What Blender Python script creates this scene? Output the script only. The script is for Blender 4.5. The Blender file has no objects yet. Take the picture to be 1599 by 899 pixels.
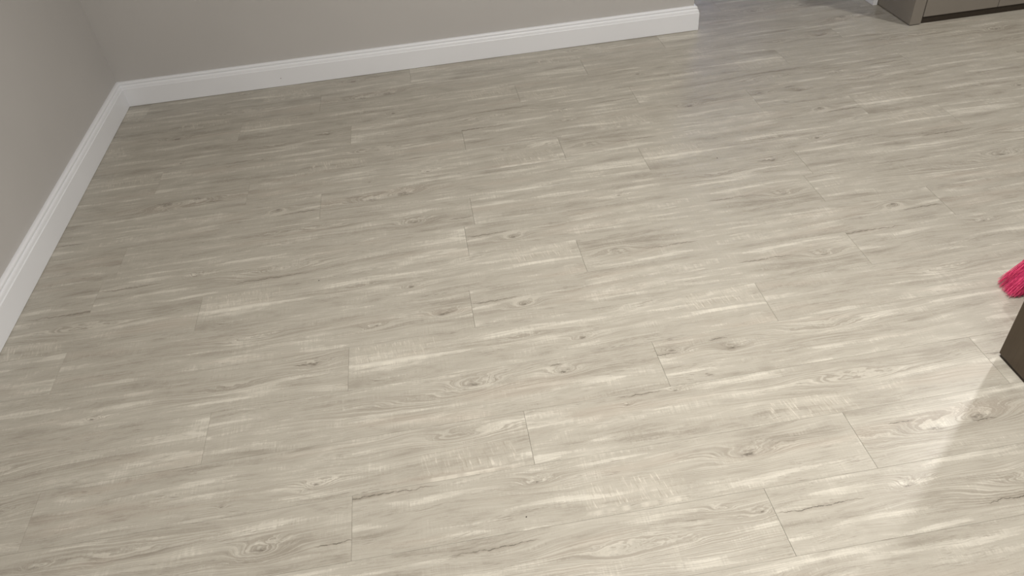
import bpy, bmesh, math, random
from mathutils import Vector, Matrix, noise as mnoise
random.seed(7)
sc = bpy.context.scene
C = sc.collection

# ------------------------------------------------------------------ camera
cd = bpy.data.cameras.new('camera'); cam = bpy.data.objects.new('camera', cd); C.objects.link(cam)
cd.sensor_width = 36; cd.lens = 1184.65 / 1599 * 36; cd.clip_start = .05; cd.clip_end = 60
Rv = Vector((0.98609032, -0.14781178, -0.0760102))
Uv = Vector((0.15316368, 0.63049584, 0.76093093))
Fv = Vector((0.06455045, 0.76198863, -0.64436524))
cam.matrix_world = Matrix(((Rv.x, Uv.x, -Fv.x, 1.4817), (Rv.y, Uv.y, -Fv.y, -3.6969), (Rv.z, Uv.z, -Fv.z, 1.5912), (0, 0, 0, 1)))
sc.camera = cam

# ------------------------------------------------------------------ sky, exposure, lamps, added fill
w = bpy.data.worlds.new('sky'); sc.world = w; w.use_nodes = True
w.node_tree.nodes['Background'].inputs[0].default_value = (.50, .62, 1.0, 1)
w.node_tree.nodes['Background'].inputs[1].default_value = 6.0
sc.view_settings.view_transform = 'Standard'; sc.view_settings.look = 'None'
sc.view_settings.gamma = 1; sc.view_settings.use_curve_mapping = False
sc.view_settings.exposure = 0.0

def lamp(name, loc, power, size, col=(1, .965, .915)):
    l = bpy.data.lights.new(name, 'AREA'); l.shape = 'DISK'; l.size = size; l.energy = power; l.color = col
    o = bpy.data.objects.new(name, l); o.location = loc; C.objects.link(o); return o
lamp('ceiling_lamp', (2.15, -2.70, 2.52), 82, .28)
lamp('kitchen_lamp', (4.45, -1.15, 2.52), 27, .13)
lamp('front_fill', (2.6, -4.85, 2.52), 14, .28)  # unseen fill light, added to brighten walls and baseboards
lamp('hall_window_light', (4.25, 2.35, 1.3), 62, .8, (.50, .60, 1)).rotation_euler = (0, math.radians(90), 0)

# ------------------------------------------------------------------ node helpers
class NT:
    def __init__(s, name):
        s.m = bpy.data.materials.new(name); s.m.use_nodes = True
        s.t = s.m.node_tree; s.N = s.t.nodes; s.L = s.t.links
        s.b = s.N['Principled BSDF']
    def put(s, sock, v):
        if isinstance(v, bpy.types.NodeSocket): s.L.new(v, sock)
        elif v is not None: sock.default_value = v
    def f(s, op, *a):
        n = s.N.new('ShaderNodeMath'); n.operation = op
        for i, v in enumerate(a): s.put(n.inputs[i], v)
        return n.outputs[0]
    def add(s, a, b): return s.f('ADD', a, b)
    def sub(s, a, b): return s.f('SUBTRACT', a, b)
    def mul(s, a, b): return s.f('MULTIPLY', a, b)
    def mad(s, a, b, c): return s.f('MULTIPLY_ADD', a, b, c)
    def gauss(s, q): return s.f('EXPONENT', s.mul(q, -1.0))      # exp(-q)
    def sq(s, a): return s.mul(a, a)
    def comb(s, x, y, z=0.0):
        n = s.N.new('ShaderNodeCombineXYZ')
        for i, v in enumerate((x, y, z)): s.put(n.inputs[i], v)
        return n.outputs[0]
    def sep(s, v):
        n = s.N.new('ShaderNodeSeparateXYZ'); s.put(n.inputs[0], v); return n.outputs
    def oattr(s, name):
        n = s.N.new('ShaderNodeAttribute'); n.attribute_type = 'OBJECT'; n.attribute_name = name; return n
    def noise(s, vec, scale=1.0, detail=2.0, rough=.5, dist=0.0):
        n = s.N.new('ShaderNodeTexNoise'); s.put(n.inputs['Vector'], vec)
        n.inputs['Scale'].default_value = scale; n.inputs['Detail'].default_value = detail
        n.inputs['Roughness'].default_value = rough; n.inputs['Distortion'].default_value = dist
        return n.outputs[0]
    def ss(s, v, a, b, lo=0.0, hi=1.0):
        n = s.N.new('ShaderNodeMapRange'); n.interpolation_type = 'SMOOTHSTEP'
        for i, q in enumerate((v, a, b, lo, hi)): s.put(n.inputs[i], q)
        return n.outputs[0]
    def mix(s, fac, a, b):
        n = s.N.new('ShaderNodeMix'); n.data_type = 'RGBA'
        s.put(n.inputs[0], fac); s.put(n.inputs[6], a); s.put(n.inputs[7], b); return n.outputs[2]
    def bump(s, h, strength, dist):
        n = s.N.new('ShaderNodeBump'); n.inputs['Strength'].default_value = strength; n.inputs['Distance'].default_value = dist
        s.put(n.inputs['Height'], h); s.L.new(n.outputs[0], s.b.inputs['Normal'])
    def objco(s): return s.N.new('ShaderNodeTexCoord').outputs['Object']

def painted(name, col, rough=.5, var=.04, bump=.15, scale=90.0, spec=.4):
    k = NT(name); co = k.objco()
    n1 = k.noise(co, 1.3, 3.0); n2 = k.noise(co, scale, 3.0)
    dark = tuple(c * (1 - var * 2) for c in col) + (1,); lite = tuple(min(1, c * (1 + var)) for c in col) + (1,)
    k.put(k.b.inputs['Base Color'], k.mix(k.ss(n1, .3, .7), dark, lite))
    k.b.inputs['Roughness'].default_value = rough; k.b.inputs['Specular IOR Level'].default_value = spec
    k.bump(n2, bump, .0006)
    return k.m

# ------------------------------------------------------------------ vinyl plank material: plank coordinates in metres, features read from each plank
def plank_material():
    k = NT('limewashed_oak_vinyl'); x, y, _ = k.sep(k.objco())
    seed = k.mul(k.oattr('seed').outputs['Fac'], 7.31)
    # grain height field: contours run along the plank and close round the knots
    hw = k.noise(k.comb(k.mul(x, 2.2), k.mul(y, 9.0), seed), 1.0, 2.0)
    h = k.mad(hw, .075, y)
    near = None; core = None
    for nm, asp, amp in (('knot_a', 2.6, 2.6), ('knot_b', 3.2, 2.2), ('knot_c', 6.0, 1.5)):
        kx, ky, ks = k.sep(k.oattr(nm).outputs['Vector'])
        si = k.f('DIVIDE', 1.0, k.f('MAXIMUM', ks, .0001))
        on = k.f('GREATER_THAN', ks, .0005)
        wob = k.mul(k.sub(k.noise(k.comb(k.mul(x, 14.), k.mul(y, 38.), seed), 1.0, 3.0, .6), .5), .030)
        dx = k.mul(k.mul(k.add(k.sub(x, kx), k.mul(wob, 2.2)), 1 / asp), si)
        dy = k.mul(k.add(k.sub(y, ky), wob), si)
        r2 = k.add(k.sq(dx), k.sq(dy))
        g = k.mul(k.gauss(k.mul(r2, .55)), on)
        h = k.add(h, k.mul(k.mul(g, ks), amp))
        g2 = k.mul(k.gauss(k.mul(r2, .10)), on)
        near = g2 if near is None else k.f('MAXIMUM', near, g2)
        if nm != 'knot_c':
            c = k.mul(k.gauss(k.mul(r2, 9.0)), on)
            core = c if core is None else k.f('MAXIMUM', core, c)
    s2 = k.add(seed, 31.7)
    cross = k.noise(k.comb(k.mul(x, 210.), k.mul(y, 14.), seed), 1.0, 3.0, .65)     # saw teeth across the grain
    hs = k.mad(k.sub(cross, .5), .016, h)
    broad = k.noise(k.comb(k.mul(x, 2.1), k.mul(hs, 24.), s2), 1.0, 2.0, .45)
    broad2 = k.noise(k.comb(k.mul(x, 5.0), k.mul(hs, 75.), k.add(seed, 5.5)), 1.0, 3.0, .55)
    fine = k.noise(k.comb(k.mul(x, 14.), k.mul(h, 380.), seed), 1.0, 4.0, .7)
    pore = k.noise(k.comb(k.mul(x, 30.), k.mul(h, 620.), s2), 1.0, 2.0, .6)
    rings = k.noise(k.comb(k.mul(x, 3.0), k.mul(h, 380.), k.add(seed, 9.)), 1.0, 1.5, .5)
    blot = k.noise(k.comb(k.mul(x, 9.), k.mul(y, 26.), k.add(seed, 77.)), 1.0, 4.0, .6, .6)
    tone = k.mad(k.sub(broad, .5), 1.05, .50)
    tone = k.mad(k.sub(broad2, .5), .55, tone)
    tone = k.mad(k.sub(blot, .5), .75, tone)
    tone = k.mad(k.sub(fine, .5), .78, tone)
    tone = k.mad(k.mul(k.sub(cross, .5), k.ss(blot, .45, .7)), .85, tone)
    tone = k.mad(k.oattr('tone').outputs['Fac'], 1.0, tone)
    # ragged cream streaks (planed patches): crisp lower edge cut by cross fibres
    rag = k.mul(k.noise(k.comb(k.mul(x, 170.), k.mul(y, 12.), seed), 1.0, 2.0, .7), .15)
    st = k.add(k.noise(k.comb(k.mul(x, 3.4), k.mul(y, 40.), k.add(seed, 3.3)), 1.0, 1.0), rag)
    streak = k.ss(st, .665, .735)
    tone = k.mad(streak, .26, tone)
    base = k.mix(k.ss(tone, .05, .52), (.286, .260, .217, 1), (.402, .376, .322, 1))
    base = k.mix(k.ss(tone, .50, 1.05), base, (.566, .537, .468, 1))
    # pinkish brown patches
    pk = k.noise(k.comb(k.mul(x, 2.0), k.mul(y, 14.), k.add(seed, 55.)), 1.0, 2.0)
    base = k.mix(k.mul(k.ss(pk, .56, .74), .28), base, (.400, .335, .275, 1))
    # growth rings near knots
    ringm = k.mul(k.ss(rings, .47, .60), k.mad(near, .42, .07))
    base = k.mix(ringm, base, (.235, .205, .165, 1))
    ringl = k.mul(k.ss(rings, .46, .36), k.mul(near, .24))
    base = k.mix(ringl, base, (.70, .66, .57, 1))
    # dark pores and hair cracks along the grain, clustered
    clus = k.noise(k.comb(k.mul(x, 5.), k.mul(h, 34.), k.add(seed, 21.)), 1.0, 2.0)
    pm = k.mul(k.ss(pore, .57, .70), k.ss(clus, .47, .64))
    base = k.mix(k.mul(pm, .62), base, (.15, .127, .10, 1))
    hair = k.noise(k.comb(k.mul(x, 11.), k.mul(h, 300.), k.add(seed, 40.)), 1.0, 3.0, .75, .35)
    hcl = k.noise(k.comb(k.mul(x, 7.), k.mul(y, 30.), k.add(seed, 61.)), 1.0, 2.0)
    hm = k.mul(k.ss(k.f('ABSOLUTE', k.sub(hair, .5)), .022, .004), k.ss(hcl, .50, .66, .06, 1.0))
    base = k.mix(k.mul(hm, .34), base, (.17, .145, .11, 1))
    # knots
    kn = k.mul(core, k.ss(k.noise(k.comb(k.mul(x, 90.), k.mul(y, 170.), seed), 1.0, 3.0, .7), .36, .58))
    base = k.mix(k.mul(core, .30), base, (.225, .195, .155, 1))
    base = k.mix(k.mul(kn, .75), base, (.085, .070, .055, 1))
    # cracks
    for nm in ('crack_a', 'crack_b'):
        cx, cy, cl = k.sep(k.oattr(nm).outputs['Vector'])
        u = k.f('DIVIDE', k.sub(x, cx), k.f('MAXIMUM', k.mul(cl, .5), .001))
        wv = k.mul(k.sub(k.noise(k.comb(k.mul(x, 28.), cy, seed), 1.0, 3.0, .6), .5), .022)
        dy = k.f('ABSOLUTE', k.add(k.sub(y, cy), wv))
        tap = k.f('MAXIMUM', k.sub(1.0, k.sq(u)), 0.0)
        line = k.mul(k.ss(dy, k.mul(tap, .0021), k.mul(tap, .0003)), k.f('GREATER_THAN', tap, .02))
        brk = k.ss(k.noise(k.comb(k.mul(x, 60.), 0.0, seed), 1.0, 2.0), .38, .52, .35, 1.0)
        line = k.mul(k.mul(line, brk), k.f('GREATER_THAN', cl, .005))
        halo = k.mul(k.mul(k.ss(dy, k.mul(tap, .012), 0.0), k.f('GREATER_THAN', cl, .005)), .28)
        base = k.mix(halo, base, (.22, .19, .15, 1))
        base = k.mix(k.mul(line, .85), base, (.075, .062, .048, 1))
    # cross saw marks
    for nm in ('saw_a', 'saw_b'):
        x0, x1, yc = k.sep(k.oattr(nm).outputs['Vector'])
        e = k.mul(k.sub(k.noise(k.comb(k.mul(x, 60.), k.mul(y, 40.), seed), 1.0, 2.0), .5), .05)
        mx = k.mul(k.ss(k.add(x, e), x0, k.add(x0, .03)), k.ss(k.add(x, e), x1, k.sub(x1, .03)))
        ay = k.f('ABSOLUTE', k.add(k.sub(y, yc), k.mul(e, .5)))
        my = k.ss(ay, .040, .033)
        m = k.mul(mx, my)
        xs = k.mad(y, .16, x)
        ln = k.noise(k.comb(k.mul(xs, 210.), k.mul(y, 20.), seed), 1.0, 3.0, .6)
        m = k.mul(m, k.ss(k.noise(k.comb(k.mul(x, 28.), k.mul(y, 30.), k.add(seed, 8.)), 1.0, 2.0), .34, .56, .25, 1.0))
        base = k.mix(k.mul(m, .18), base, (.52, .48, .405, 1))
        base = k.mix(k.mul(m, k.mul(k.ss(ln, .55, .68), .60)), base, (.66, .62, .54, 1))
        base = k.mix(k.mul(m, k.mul(k.ss(ln, .43, .32), .42)), base, (.25, .22, .175, 1))
        # cream lip with comb teeth under the sawn patch
        tooth = k.mul(k.noise(k.comb(k.mul(x, 260.), 0.0, seed), 1.0, 1.0), .012)
        lip = k.mul(mx, k.mul(k.ss(k.sub(y, k.sub(yc, k.add(.050, tooth))), -.001, .001), k.ss(k.sub(y, k.sub(yc, .044)), .003, 0.0)))
        base = k.mix(k.mul(lip, k.ss(k.noise(k.comb(k.mul(x, 30.), 4.0, seed), 1.0, 2.0), .35, .65, 0.0, .38)), base, (.70, .66, .57, 1))
    k.put(k.b.inputs['Base Color'], base)
    k.put(k.b.inputs['Roughness'], k.mad(fine, .10, .25))
    k.b.inputs['Specular IOR Level'].default_value = .42
    k.bump(k.add(k.mul(fine, .5), pore), .18, .0006)
    return k.m

M_plank = plank_material()
M_sub = painted('dark_joint_bed', (.16, .14, .11), .9)
M_wall = painted('greige_wall_paint', (.490, .474, .457), .62, .015, .22, 160.0, .3)
M_ceil = painted('white_ceiling_paint', (.66, .65, .64), .8, .01)
M_white = painted('white_satin_trim_paint', (.79, .80, .825), .38, .012, .10, 60.0, .45)
M_cab = painted('taupe_cabinet_laminate', (.238, .214, .184), .42, .03, .05, 200.0)
M_toe = painted('dark_brown_plinth', (.046, .035, .025), .6, .05)
M_gap = painted('black_shadow_gap', (.012, .010, .008), .9)
M_count = painted('dark_stone_worktop', (.05, .048, .045), .3, .2)
M_dirt = painted('dark_crumb', (.05, .04, .03), .9)

def wood_dark():
    k = NT('dark_brown_wood'); x, y, z = k.sep(k.objco())
    g = k.noise(k.comb(k.mul(x, 60.), k.mul(y, 60.), k.mul(z, 3.)), 1.0, 4.0, .6, .4)
    k.put(k.b.inputs['Base Color'], k.mix(k.ss(g, .3, .7), (.062, .044, .027, 1), (.076, .055, .035, 1)))
    k.b.inputs['Roughness'].default_value = .45; k.b.inputs['Specular IOR Level'].default_value = .4
    k.bump(g, .15, .0008); return k.m
M_wood = wood_dark()

# ------------------------------------------------------------------ mesh helpers
def link(name, bm, mat, parent=None, smooth=False):
    me = bpy.data.meshes.new(name); bmesh.ops.recalc_face_normals(bm, faces=bm.faces); bm.to_mesh(me); bm.free()
    me.materials.append(mat)
    if smooth:
        for p in me.polygons: p.use_smooth = True
    o = bpy.data.objects.new(name, me); C.objects.link(o)
    if parent: o.parent = parent
    return o
def boxbm(a, b, bev=0.0, bm=None, seg=2):
    bm = bm or bmesh.new()
    c = [(a[i] + b[i]) / 2 for i in range(3)]; s = [b[i] - a[i] for i in range(3)]
    r = bmesh.ops.create_cube(bm, size=1, matrix=Matrix.Translation(c) @ Matrix.Diagonal((*s, 1)))
    if bev:
        es = list({e for v in r['verts'] for e in v.link_edges})
        bmesh.ops.bevel(bm, geom=es, offset=bev, segments=seg, affect='EDGES', profile=.6)
    return bm
def struct(name, bm, mat, parent=None):
    o = link(name, bm, mat, parent); o['kind'] = 'structure'; return o
def local(o, org):                       # move a mesh object's origin to org
    o.data.transform(Matrix.Translation([-c for c in org])); o.location = org
def thing(name, label, cat, loc, group=None, rz=0):
    o = bpy.data.objects.new(name, None); C.objects.link(o); o.location = loc; o.rotation_euler = (0, 0, rz)
    o.empty_display_size = .1; o['label'] = label; o['category'] = cat
    if group: o['group'] = group
    return o

# ------------------------------------------------------------------ setting: dimensions
T = .0241            # baseboard thickness; its front faces stand on x = 0 and y = 0
XR = 2.8913          # outer face of the baseboard at the free end of the back wall
HB = .1233
XO = 3.846           # far jamb of the passage (baseboard face)
CEIL = 2.55
X1, Y0, Y1 = 6.4, -5.2, 3.0

bm = boxbm((-.2, Y0 - .1, -.12), (X1 + .2, T + .12, -.0045)); boxbm((XR - T, T + .12, -.12), (XO + T + .12, Y1 + .1, -.0045), bm=bm)
floor = struct('floor', bm, M_sub)
bm = boxbm((-.2, Y0 - .1, CEIL), (X1 + .2, T + .12, CEIL + .1)); boxbm((XR - T - .12, T + .12, CEIL), (XO + T + .12, Y1 + .1, CEIL + .1), bm=bm)
struct('ceiling', bm, M_ceil)
struct('wall_left', boxbm((-T - .12, Y0 - .1, -.0045), (-T, T + .12, CEIL)), M_wall)
struct('wall_back', boxbm((-T, T, -.0045), (XR - T, T + .12, CEIL)), M_wall)
struct('wall_passage', boxbm((XR - T - .12, T + .12, -.0045), (XR - T, Y1, CEIL)), M_wall)
struct('wall_kitchen', boxbm((XO + T, T, -.0045), (X1, T + .12, CEIL)), M_wall)
struct('wall_right', boxbm((X1, Y0 - .1, -.0045), (X1 + .12, T + .12, CEIL)), M_wall)
struct('wall_front', boxbm((-T, Y0 - .1, -.0045), (X1, Y0, CEIL)), M_wall)
struct('wall_hall_end', boxbm((XR - T, Y1, -.0045), (XO + T + .12, Y1 + .1, CEIL)), M_wall)
# right wall of the hall with its window opening
bm = bmesh.new(); WY0, WY1, WZ0, WZ1 = 2.08, 2.66, .15, 2.1; q = .045; HX = XO + T
for a, b in (((HX, T + .12, -.0045), (HX + .12, WY0, CEIL)), ((HX, WY1, -.0045), (HX + .12, Y1, CEIL)),
             ((HX, WY0, -.0045), (HX + .12, WY1, WZ0)), ((HX, WY0, WZ1), (HX + .12, WY1, CEIL))): boxbm(a, b, bm=bm)
struct('wall_hall', bm, M_wall)
bm = bmesh.new()
for a, b in (((HX + .03, WY0, WZ0), (HX + .08, WY0 + q, WZ1)), ((HX + .03, WY1 - q, WZ0), (HX + .08, WY1, WZ1)),
             ((HX + .03, WY0 + q, WZ0), (HX + .08, WY1 - q, WZ0 + q)), ((HX + .03, WY0 + q, WZ1 - q), (HX + .08, WY1 - q, WZ1))): boxbm(a, b, .004, bm)
win = struct('window_1', bm, M_white)
gm = NT('window_glass'); gm.N.remove(gm.b)
gt = gm.N.new('ShaderNodeBsdfTransparent'); gg = gm.N.new('ShaderNodeBsdfGlossy'); gg.inputs['Roughness'].default_value = .02
fr = gm.N.new('ShaderNodeFresnel'); fr.inputs[0].default_value = 1.45; gx = gm.N.new('ShaderNodeMixShader')
gm.L.new(fr.outputs[0], gx.inputs[0]); gm.L.new(gt.outputs[0], gx.inputs[1]); gm.L.new(gg.outputs[0], gx.inputs[2])
gm.L.new(gx.outputs[0], gm.N['Material Output'].inputs[0])
link('pane', boxbm((HX + .052, WY0 + q, WZ0 + q), (HX + .058, WY1 - q, WZ1 - q)), gm.m, win)

# baseboard profile: (distance out from the wall, height)
prof = [(0, .001), (T - .001, .001), (T, .003), (T, .0905), (T - .0012, .0922), (T - .0030, .0930), (T - .0022, .0946), (T - .0030, .0970)]
for i in range(1, 7):                                 # cove
    a = i / 6 * math.pi / 2; prof.append((T - .0030 - .0075 * (1 - math.cos(a)), .0970 + .0125 * math.sin(a)))
prof += [(T - .0095, .1105), (T - .0088, .1125), (T - .0088, .1160)]
for i in range(1, 6):                                 # rounded nose
    a = i / 5 * math.pi / 2; prof.append((T - .0088 - .0110 * (1 - math.cos(a)), .1160 + (HB - .1160) * math.sin(a)))
prof.append((0, HB))
def run(name, pts, closed_profile=True):
    """profile swept along wall-line points; pts = list of (wall point, outward mitre vector)"""
    bm = bmesh.new(); rings = []
    for (px, py), (mx, my) in pts:
        rings.append([bm.verts.new((px + mx * d, py + my * d, z)) for d, z in prof])
    n = len(prof)
    for a, b in zip(rings, rings[1:]):
        for i in range(n):
            bm.faces.new((a[i], a[(i + 1) % n], b[(i + 1) % n], b[i]))
    bm.faces.new(rings[0]); bm.faces.new(rings[-1][::-1])
    o = struct(name, bm, M_white)
    for p in o.data.polygons: p.use_smooth = False
    return o
bb = run('baseboard_back', [((-T + .0002, T), (1, -1)), ((XR - T, T), (1, -1))])
run('baseboard_left', [((-T, Y0 + .01), (1, 0)), ((-T, T - .0002), (1, -1))])
run('baseboard_passage', [((XR - T, T + .0002), (1, -1)), ((XR - T, Y1 - .01), (1, 0))])
run('baseboard_hall', [((XO + T - .002, .011), (-1, 0)), ((XO + T - .002, Y1 - .01), (-1, 0))])
# little nail hole in the back baseboard
bm = bmesh.new(); bmesh.ops.create_cone(bm, cap_ends=True, segments=12, radius1=.0022, radius2=.0016, depth=.0008, matrix=Matrix.Translation((.752, -.0002, .042)) @ Matrix.Rotation(math.pi / 2, 4, 'X'))
o = link('nail_hole', bm, M_dirt, bb); o['label'] = 'small dark nail hole'

# ------------------------------------------------------------------ planks
PW, PL, YT = .1812, 1.282, -.705                     # width, length, a row boundary
# features in plank coordinates (x from its left end, y from its near edge)
PR = {
 'A': dict(knot_a=(.165, .070, .013), knot_b=(1.16, .085, .014), crack_a=(.075, .112, .16), crack_b=(.98, .108, .20)),
 'B': dict(saw_a=(.0, .29, .135), saw_b=(1.03, 1.27, .140), knot_a=(.70, .06, .009), knot_c=(.52, .10, .012)),
 'C': dict(knot_a=(1.175, .128, .014), knot_b=(.55, .05, .007), crack_a=(1.16, .135, .09), knot_c=(.93, .08, .014)),
 'D': dict(knot_a=(.74, .125, .020), knot_b=(1.01, .120, .014), knot_c=(.60, .09, .016), crack_a=(.99, .15, .04)),
 'E': dict(knot_a=(.045, .130, .011), knot_b=(.22, .105, .013), knot_c=(.50, .12, .018), crack_a=(.015, .122, .10), crack_b=(.19, .15, .06)),
 'F': dict(knot_a=(.275, .140, .006), knot_b=(.42, .165, .007), knot_c=(.90, .10, .018), crack_a=(.32, .172, .13), saw_b=(.62, .88, .035)),
 'G': dict(knot_a=(.49, .035, .005), knot_b=(.72, .05, .010), knot_c=(1.12, .13, .016), saw_b=(.98, 1.25, .055)),
 'H': dict(knot_a=(.46, .130, .013), knot_b=(1.00, .105, .018), saw_a=(.56, .82, .062), crack_a=(.05, .170, .36)),
 'I': dict(knot_a=(.33, .10, .020), knot_b=(.20, .085, .022), knot_c=(.03, .08, .016), crack_a=(.33, .085, .07), crack_b=(.13, .12, .08)),
 'J': dict(knot_a=(1.065, .070, .018), knot_b=(.52, .13, .008), knot_c=(.72, .12, .018), crack_a=(1.24, .055, .10)),
 'K': dict(knot_a=(1.165, .150, .008), knot_b=(1.245, .120, .010), knot_c=(.93, .075, .022), crack_a=(.62, .150, .22)),
 'L': dict(knot_a=(.34, .125, .012), knot_c=(.62, .08, .018), crack_a=(.11, .110, .22), crack_b=(.60, .045, .30)),
 'N': dict(knot_a=(1.20, .088, .015), knot_b=(.97, .075, .011), knot_c=(.60, .10, .014)),
}
keys = sorted(PR)
# row index counted from YT downwards: first visible joint, prints from that joint leftwards / rightwards
ROW = {12: (.45, {}), 11: (.842, {0: 'K', 1: 'L', -1: 'D'}), 10: (1.13, {0: 'H', 1: 'I', -1: 'J'}), 9: (.313, {0: 'G', 1: 'F', -1: 'C', 2: 'A'}),
       8: (.725, {0: 'D', 1: 'E', -1: 'L', 2: 'J'}), 7: (1.113, {0: 'B', -1: 'C', 1: 'N'}), 6: (.22, {0: 'N', 1: 'A', 2: 'H'}),
       5: (.615, {0: 'B', 1: 'Ar', -1: 'F', 2: 'G'}), 4: (.240, {0: 'L', 1: 'A', 2: 'D'}), 3: (.28, {0: 'J', 1: 'C', 2: 'K'}),
       2: (.99, {}), 1: (.692, {0: 'G', 1: 'Ar', 2: 'B'}), 0: (.303, {1: 'H', 0: 'F'}), -1: (1.10, {}), -2: (.592, {0: 'B'}), -3: (.95, {}), -4: (.105, {})}
cache = {}
def plank_mesh(xa, xb, ya, yb, el, er):
    key = tuple(round(v, 4) for v in (xa, xb, ya, yb)) + (el, er)
    if key in cache: return cache[key]
    g = .00016; ge = .00027; z0, z1 = -.0045, 0.0; c = .0003
    a, b = xa + (ge if el else 0), xb - (ge if er else 0); p, q = ya + g, yb - g
    vs = [(a, p, z0), (b, p, z0), (b, q, z0), (a, q, z0), (a, p, z1 - c), (b, p, z1 - c), (b, q, z1 - c), (a, q, z1 - c),
          (a + c, p + c, z1), (b - c, p + c, z1), (b - c, q - c, z1), (a + c, q - c, z1)]
    fs = [(3, 2, 1, 0)] + [(i, (i + 1) % 4, (i + 1) % 4 + 4, i + 4) for i in range(4)] + [(i + 4, (i + 1) % 4 + 4, (i + 1) % 4 + 8, i + 8) for i in range(4)] + [(8, 9, 10, 11)]
    me = bpy.data.meshes.new('plank'); me.from_pydata(vs, [], fs); me.materials.append(M_plank); cache[key] = me; return me
XL, XE = -T + .002, X1 - .01
for r in range(-20, 25):
    yb = YT - PW * r; ya = yb - PW
    if ya < Y0 or yb > Y1: continue
    x0, pr = ROW.get(r, (random.random() * PL, {}))
    n = -3
    while x0 + n * PL < XE:
        a, b = x0 + n * PL, x0 + (n + 1) * PL
        kp = pr.get(n); flip = False
        n += 1
        if b < XL + .02 or a > XE - .02: continue
        lo, hi = max(a, XL), min(b, XE)
        if ya > T + .12 + .1:                         # beyond the back wall only the hall is floored
            lo, hi = max(lo, XR - T), min(hi, XO + T)
            if hi - lo < .03: continue
        elif yb > T:
            pass
        if kp and kp.endswith('r'): flip = True; kp = kp[0]
        if kp is None: kp = random.choice(keys); flip = random.random() < .4
        la, lb = lo - a, hi - a
        if flip: la, lb = PL - lb, PL - la
        me = plank_mesh(la, lb, 0, PW, True, True)
        o = bpy.data.objects.new('plank', me); C.objects.link(o); o.parent = floor
        dz = random.uniform(-.0001, 0)
        if flip: o.location = (b, yb, dz); o.rotation_euler = (0, 0, math.pi)
        else: o.location = (a, ya, dz)
        for kk, vv in PR[kp].items(): o[kk] = [float(t) for t in vv]
        o['seed'] = float(keys.index(kp)) + .37
        o['tone'] = random.uniform(-.035, .035)

# ------------------------------------------------------------------ kitchen cabinet against the back wall right of the passage
CX, CY, CZB = 3.873, -.292, .038
cab = thing('base_cabinet', 'taupe grey base cabinet run with dark plinth beside the passage', 'cabinet', (CX, CY, 0))
def part(name, a, b, mat, bev=0.0, parent=cab, org=None):
    o = link(name, boxbm(a, b, bev), mat)
    o.data.transform(Matrix.Translation([-c for c in parent.matrix_world.translation]))
    o.parent = parent; return o
bpy.context.view_layer.update()
CE, YB = 6.25, T - .003
part('side_panel', (CX, CY, .0040), (CX + .058, YB, .86), M_cab, .0012)
part('body', (CX + .059, CY + .020, CZB + .002), (CE, YB - .002, .859), M_gap)
part('plinth', (CX + .059, CY + .012, .001), (CE, CY + .030, CZB + .001), M_toe)
part('worktop', (CX - .015, CY - .03, .861), (CE, YB, .90), M_count, .003)
bounds = [CX + .061, 4.324, 4.724, 5.124, 5.524, 5.924, CE]
for a, b in zip(bounds, bounds[1:]):
    d = part('door', (a + .0018, CY - .002, CZB), (b - .0018, CY + .017, .856), M_cab, .0012)
    h = link('handle', boxbm((b - .06, CY - .026, .66), (b - .048, CY - .014, .80), .003), M_count)
    h.data.transform(Matrix.Translation([-c for c in cab.location])); h.parent = d

# ------------------------------------------------------------------ dark wooden cabinet at the right edge
BX, BY = 2.911, -2.420
dk = thing('wooden_cabinet', 'dark brown wooden cabinet corner beside the pink broom', 'cabinet', (BX, BY, 0))
bpy.context.view_layer.update()
BE, BF = 3.47, -3.55
part('base', (BX + .002, BF + .01, .0), (BE - .01, BY - .001, .012), M_toe, .001, dk)
part('side_panel', (BX - .003, BF, .012), (BX + .017, BY + .001, .80), M_wood, .0012, dk)
part('side_panel', (BE - .018, BF, .020), (BE, BY, .80), M_wood, .0012, dk)
part('back_panel', (BX + .018, BY - .015, .021), (BE - .019, BY - .001, .799), M_wood, 0, dk)
part('top', (BX - .012, BF - .012, .801), (BE + .012, BY + .012, .825), M_wood, .002, dk)
part('shelf', (BX + .018, BF + .02, .40), (BE - .019, BY - .017, .418), M_wood, 0, dk)
part('bottom', (BX + .018, BF + .02, .030), (BE - .019, BY - .017, .048), M_wood, 0, dk)
for a, b in ((BX + .018, (BX + BE) / 2), ((BX + BE) / 2, BE - .019)):
    part('door', (a + .001, BF - .001, .024), (b - .001, BF + .018, .797), M_wood, .001, dk)

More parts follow.
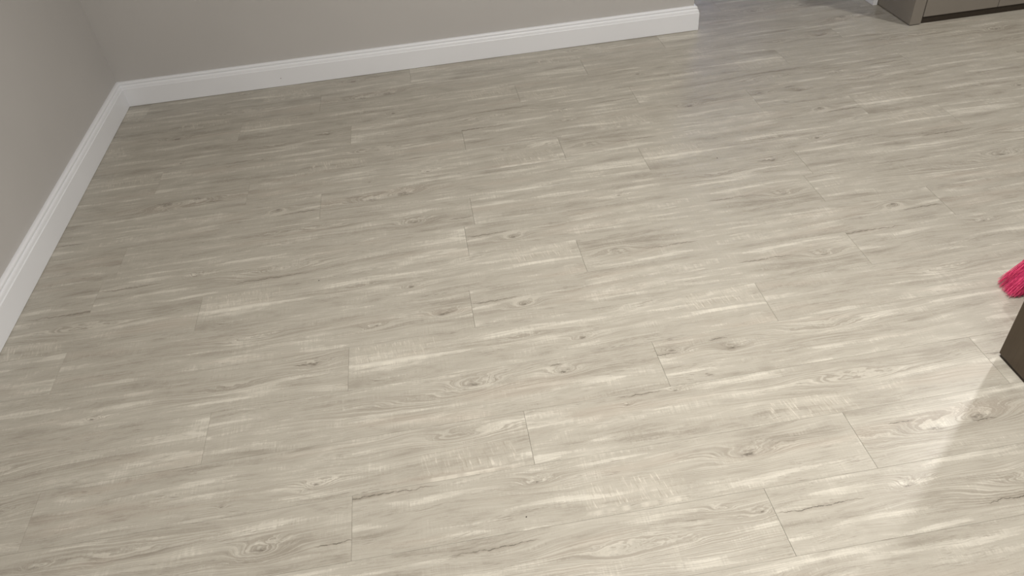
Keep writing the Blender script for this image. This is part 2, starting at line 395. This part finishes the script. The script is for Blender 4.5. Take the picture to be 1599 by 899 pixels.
# ------------------------------------------------------------------ pink broom
br = thing('broom', 'hot pink bristled broom standing behind the dark wooden cabinet', 'broom', (3.23, -2.20, 0))
def strands():
    bm = bmesh.new(); col = []
    rnd = random.Random(3)
    verts = []; faces = []
    for i in range(4200):
        u = rnd.uniform(-1, 1); v = rnd.uniform(-1, 1)
        edge = max(abs(u), abs(v))
        top = Vector((u * .062, v * .026, .172))
        L = .172 + rnd.uniform(-.006, .004) - .004 * v * v
        tip = Vector((u * .150 + rnd.gauss(0, .002), v * .040 + rnd.gauss(0, .0016), max(.0015, .172 - L + .004 * abs(v) + rnd.random() * .004)))
        mid = top.lerp(tip, .55) + Vector((rnd.gauss(0, .0012) - u * .005, rnd.gauss(0, .0012) - v * .002, 0))
        r = .00062; a0 = rnd.random() * 6.28; k0 = len(verts)
        for P, rr in ((top, r), (mid, r * 1.1), (tip, r * .6)):
            for j in range(3):
                an = a0 + j * 2.094; verts.append((P.x + rr * math.cos(an), P.y + rr * math.sin(an), P.z))
        for s_ in range(2):
            for j in range(3):
                A = k0 + s_ * 3 + j; B = k0 + s_ * 3 + (j + 1) % 3; faces.append((A, B, B + 3, A + 3))
    me = bpy.data.meshes.new('bristles'); me.from_pydata(verts, [], faces)
    bm.free(); return me
k = NT('hot_pink_bristle'); co = k.objco(); xx, yy, zz = k.sep(co)
nn = k.noise(k.comb(k.mul(xx, 260.), k.mul(yy, 260.), k.mul(zz, 8.)), 1.0, 2.0)
k.put(k.b.inputs['Base Color'], k.mix(k.ss(nn, .35, .65), (.56, .022, .120, 1), (.95, .125, .280, 1)))
k.b.inputs['Roughness'].default_value = .5; k.b.inputs['Specular IOR Level'].default_value = .3
M_pink = k.m
me = strands(); me.materials.append(M_pink)
o = bpy.data.objects.new('bristles', me); C.objects.link(o); o.parent = br; o['kind'] = 'stuff'
M_pl = painted('pink_broom_plastic', (.72, .03, .18), .35, .02)
o = link('head', boxbm((-.085, -.033, .166), (.085, .033, .205), .008), M_pl, br)
bm = bmesh.new(); bmesh.ops.create_cone(bm, cap_ends=True, segments=20, radius1=.019, radius2=.015, depth=.07, matrix=Matrix.Translation((0, 0, .238)))
link('socket', bm, M_pl, br, False)
bm = bmesh.new(); bmesh.ops.create_cone(bm, cap_ends=True, segments=20, radius1=.0115, radius2=.0115, depth=1.1, matrix=Matrix.Translation((0, 0, .806)))
link('handle', bm, M_white, br, True)
br.rotation_euler = (0, 0, math.radians(-8))

# ------------------------------------------------------------------ crumbs
def crumb(x, y, r, label):
    bm = bmesh.new(); bmesh.ops.create_icosphere(bm, subdivisions=1, radius=r)
    for v in bm.verts: v.co *= random.uniform(.7, 1.2); v.co.z *= .5
    zmin = min(v.co.z for v in bm.verts)
    for v in bm.verts: v.co.z -= zmin
    o = link('crumb', bm, M_dirt); o.location = (x, y, 0); o['label'] = label; o['category'] = 'crumb'; o['group'] = 'dark crumbs on the floor'
CR = [((498, 438), .0022, 'tiny dark crumb on floor at left of centre, nearest the left baseboard'),
      ((822, 807), .0020, 'tiny dark crumb on floor nearest the bottom edge of the photo'),
      ((1120, 247), .0022, 'tiny dark crumb on the far floor below the passage opening')]
for (px, py), r, lb in CR:
    d = Fv + Rv * ((px - 799.5) / 1184.65) - Uv * ((py - 449.5) / 1184.65)
    s = 1.5912 / -d.z; crumb(1.4817 + d.x * s, -3.6969 + d.y * s, r, lb)
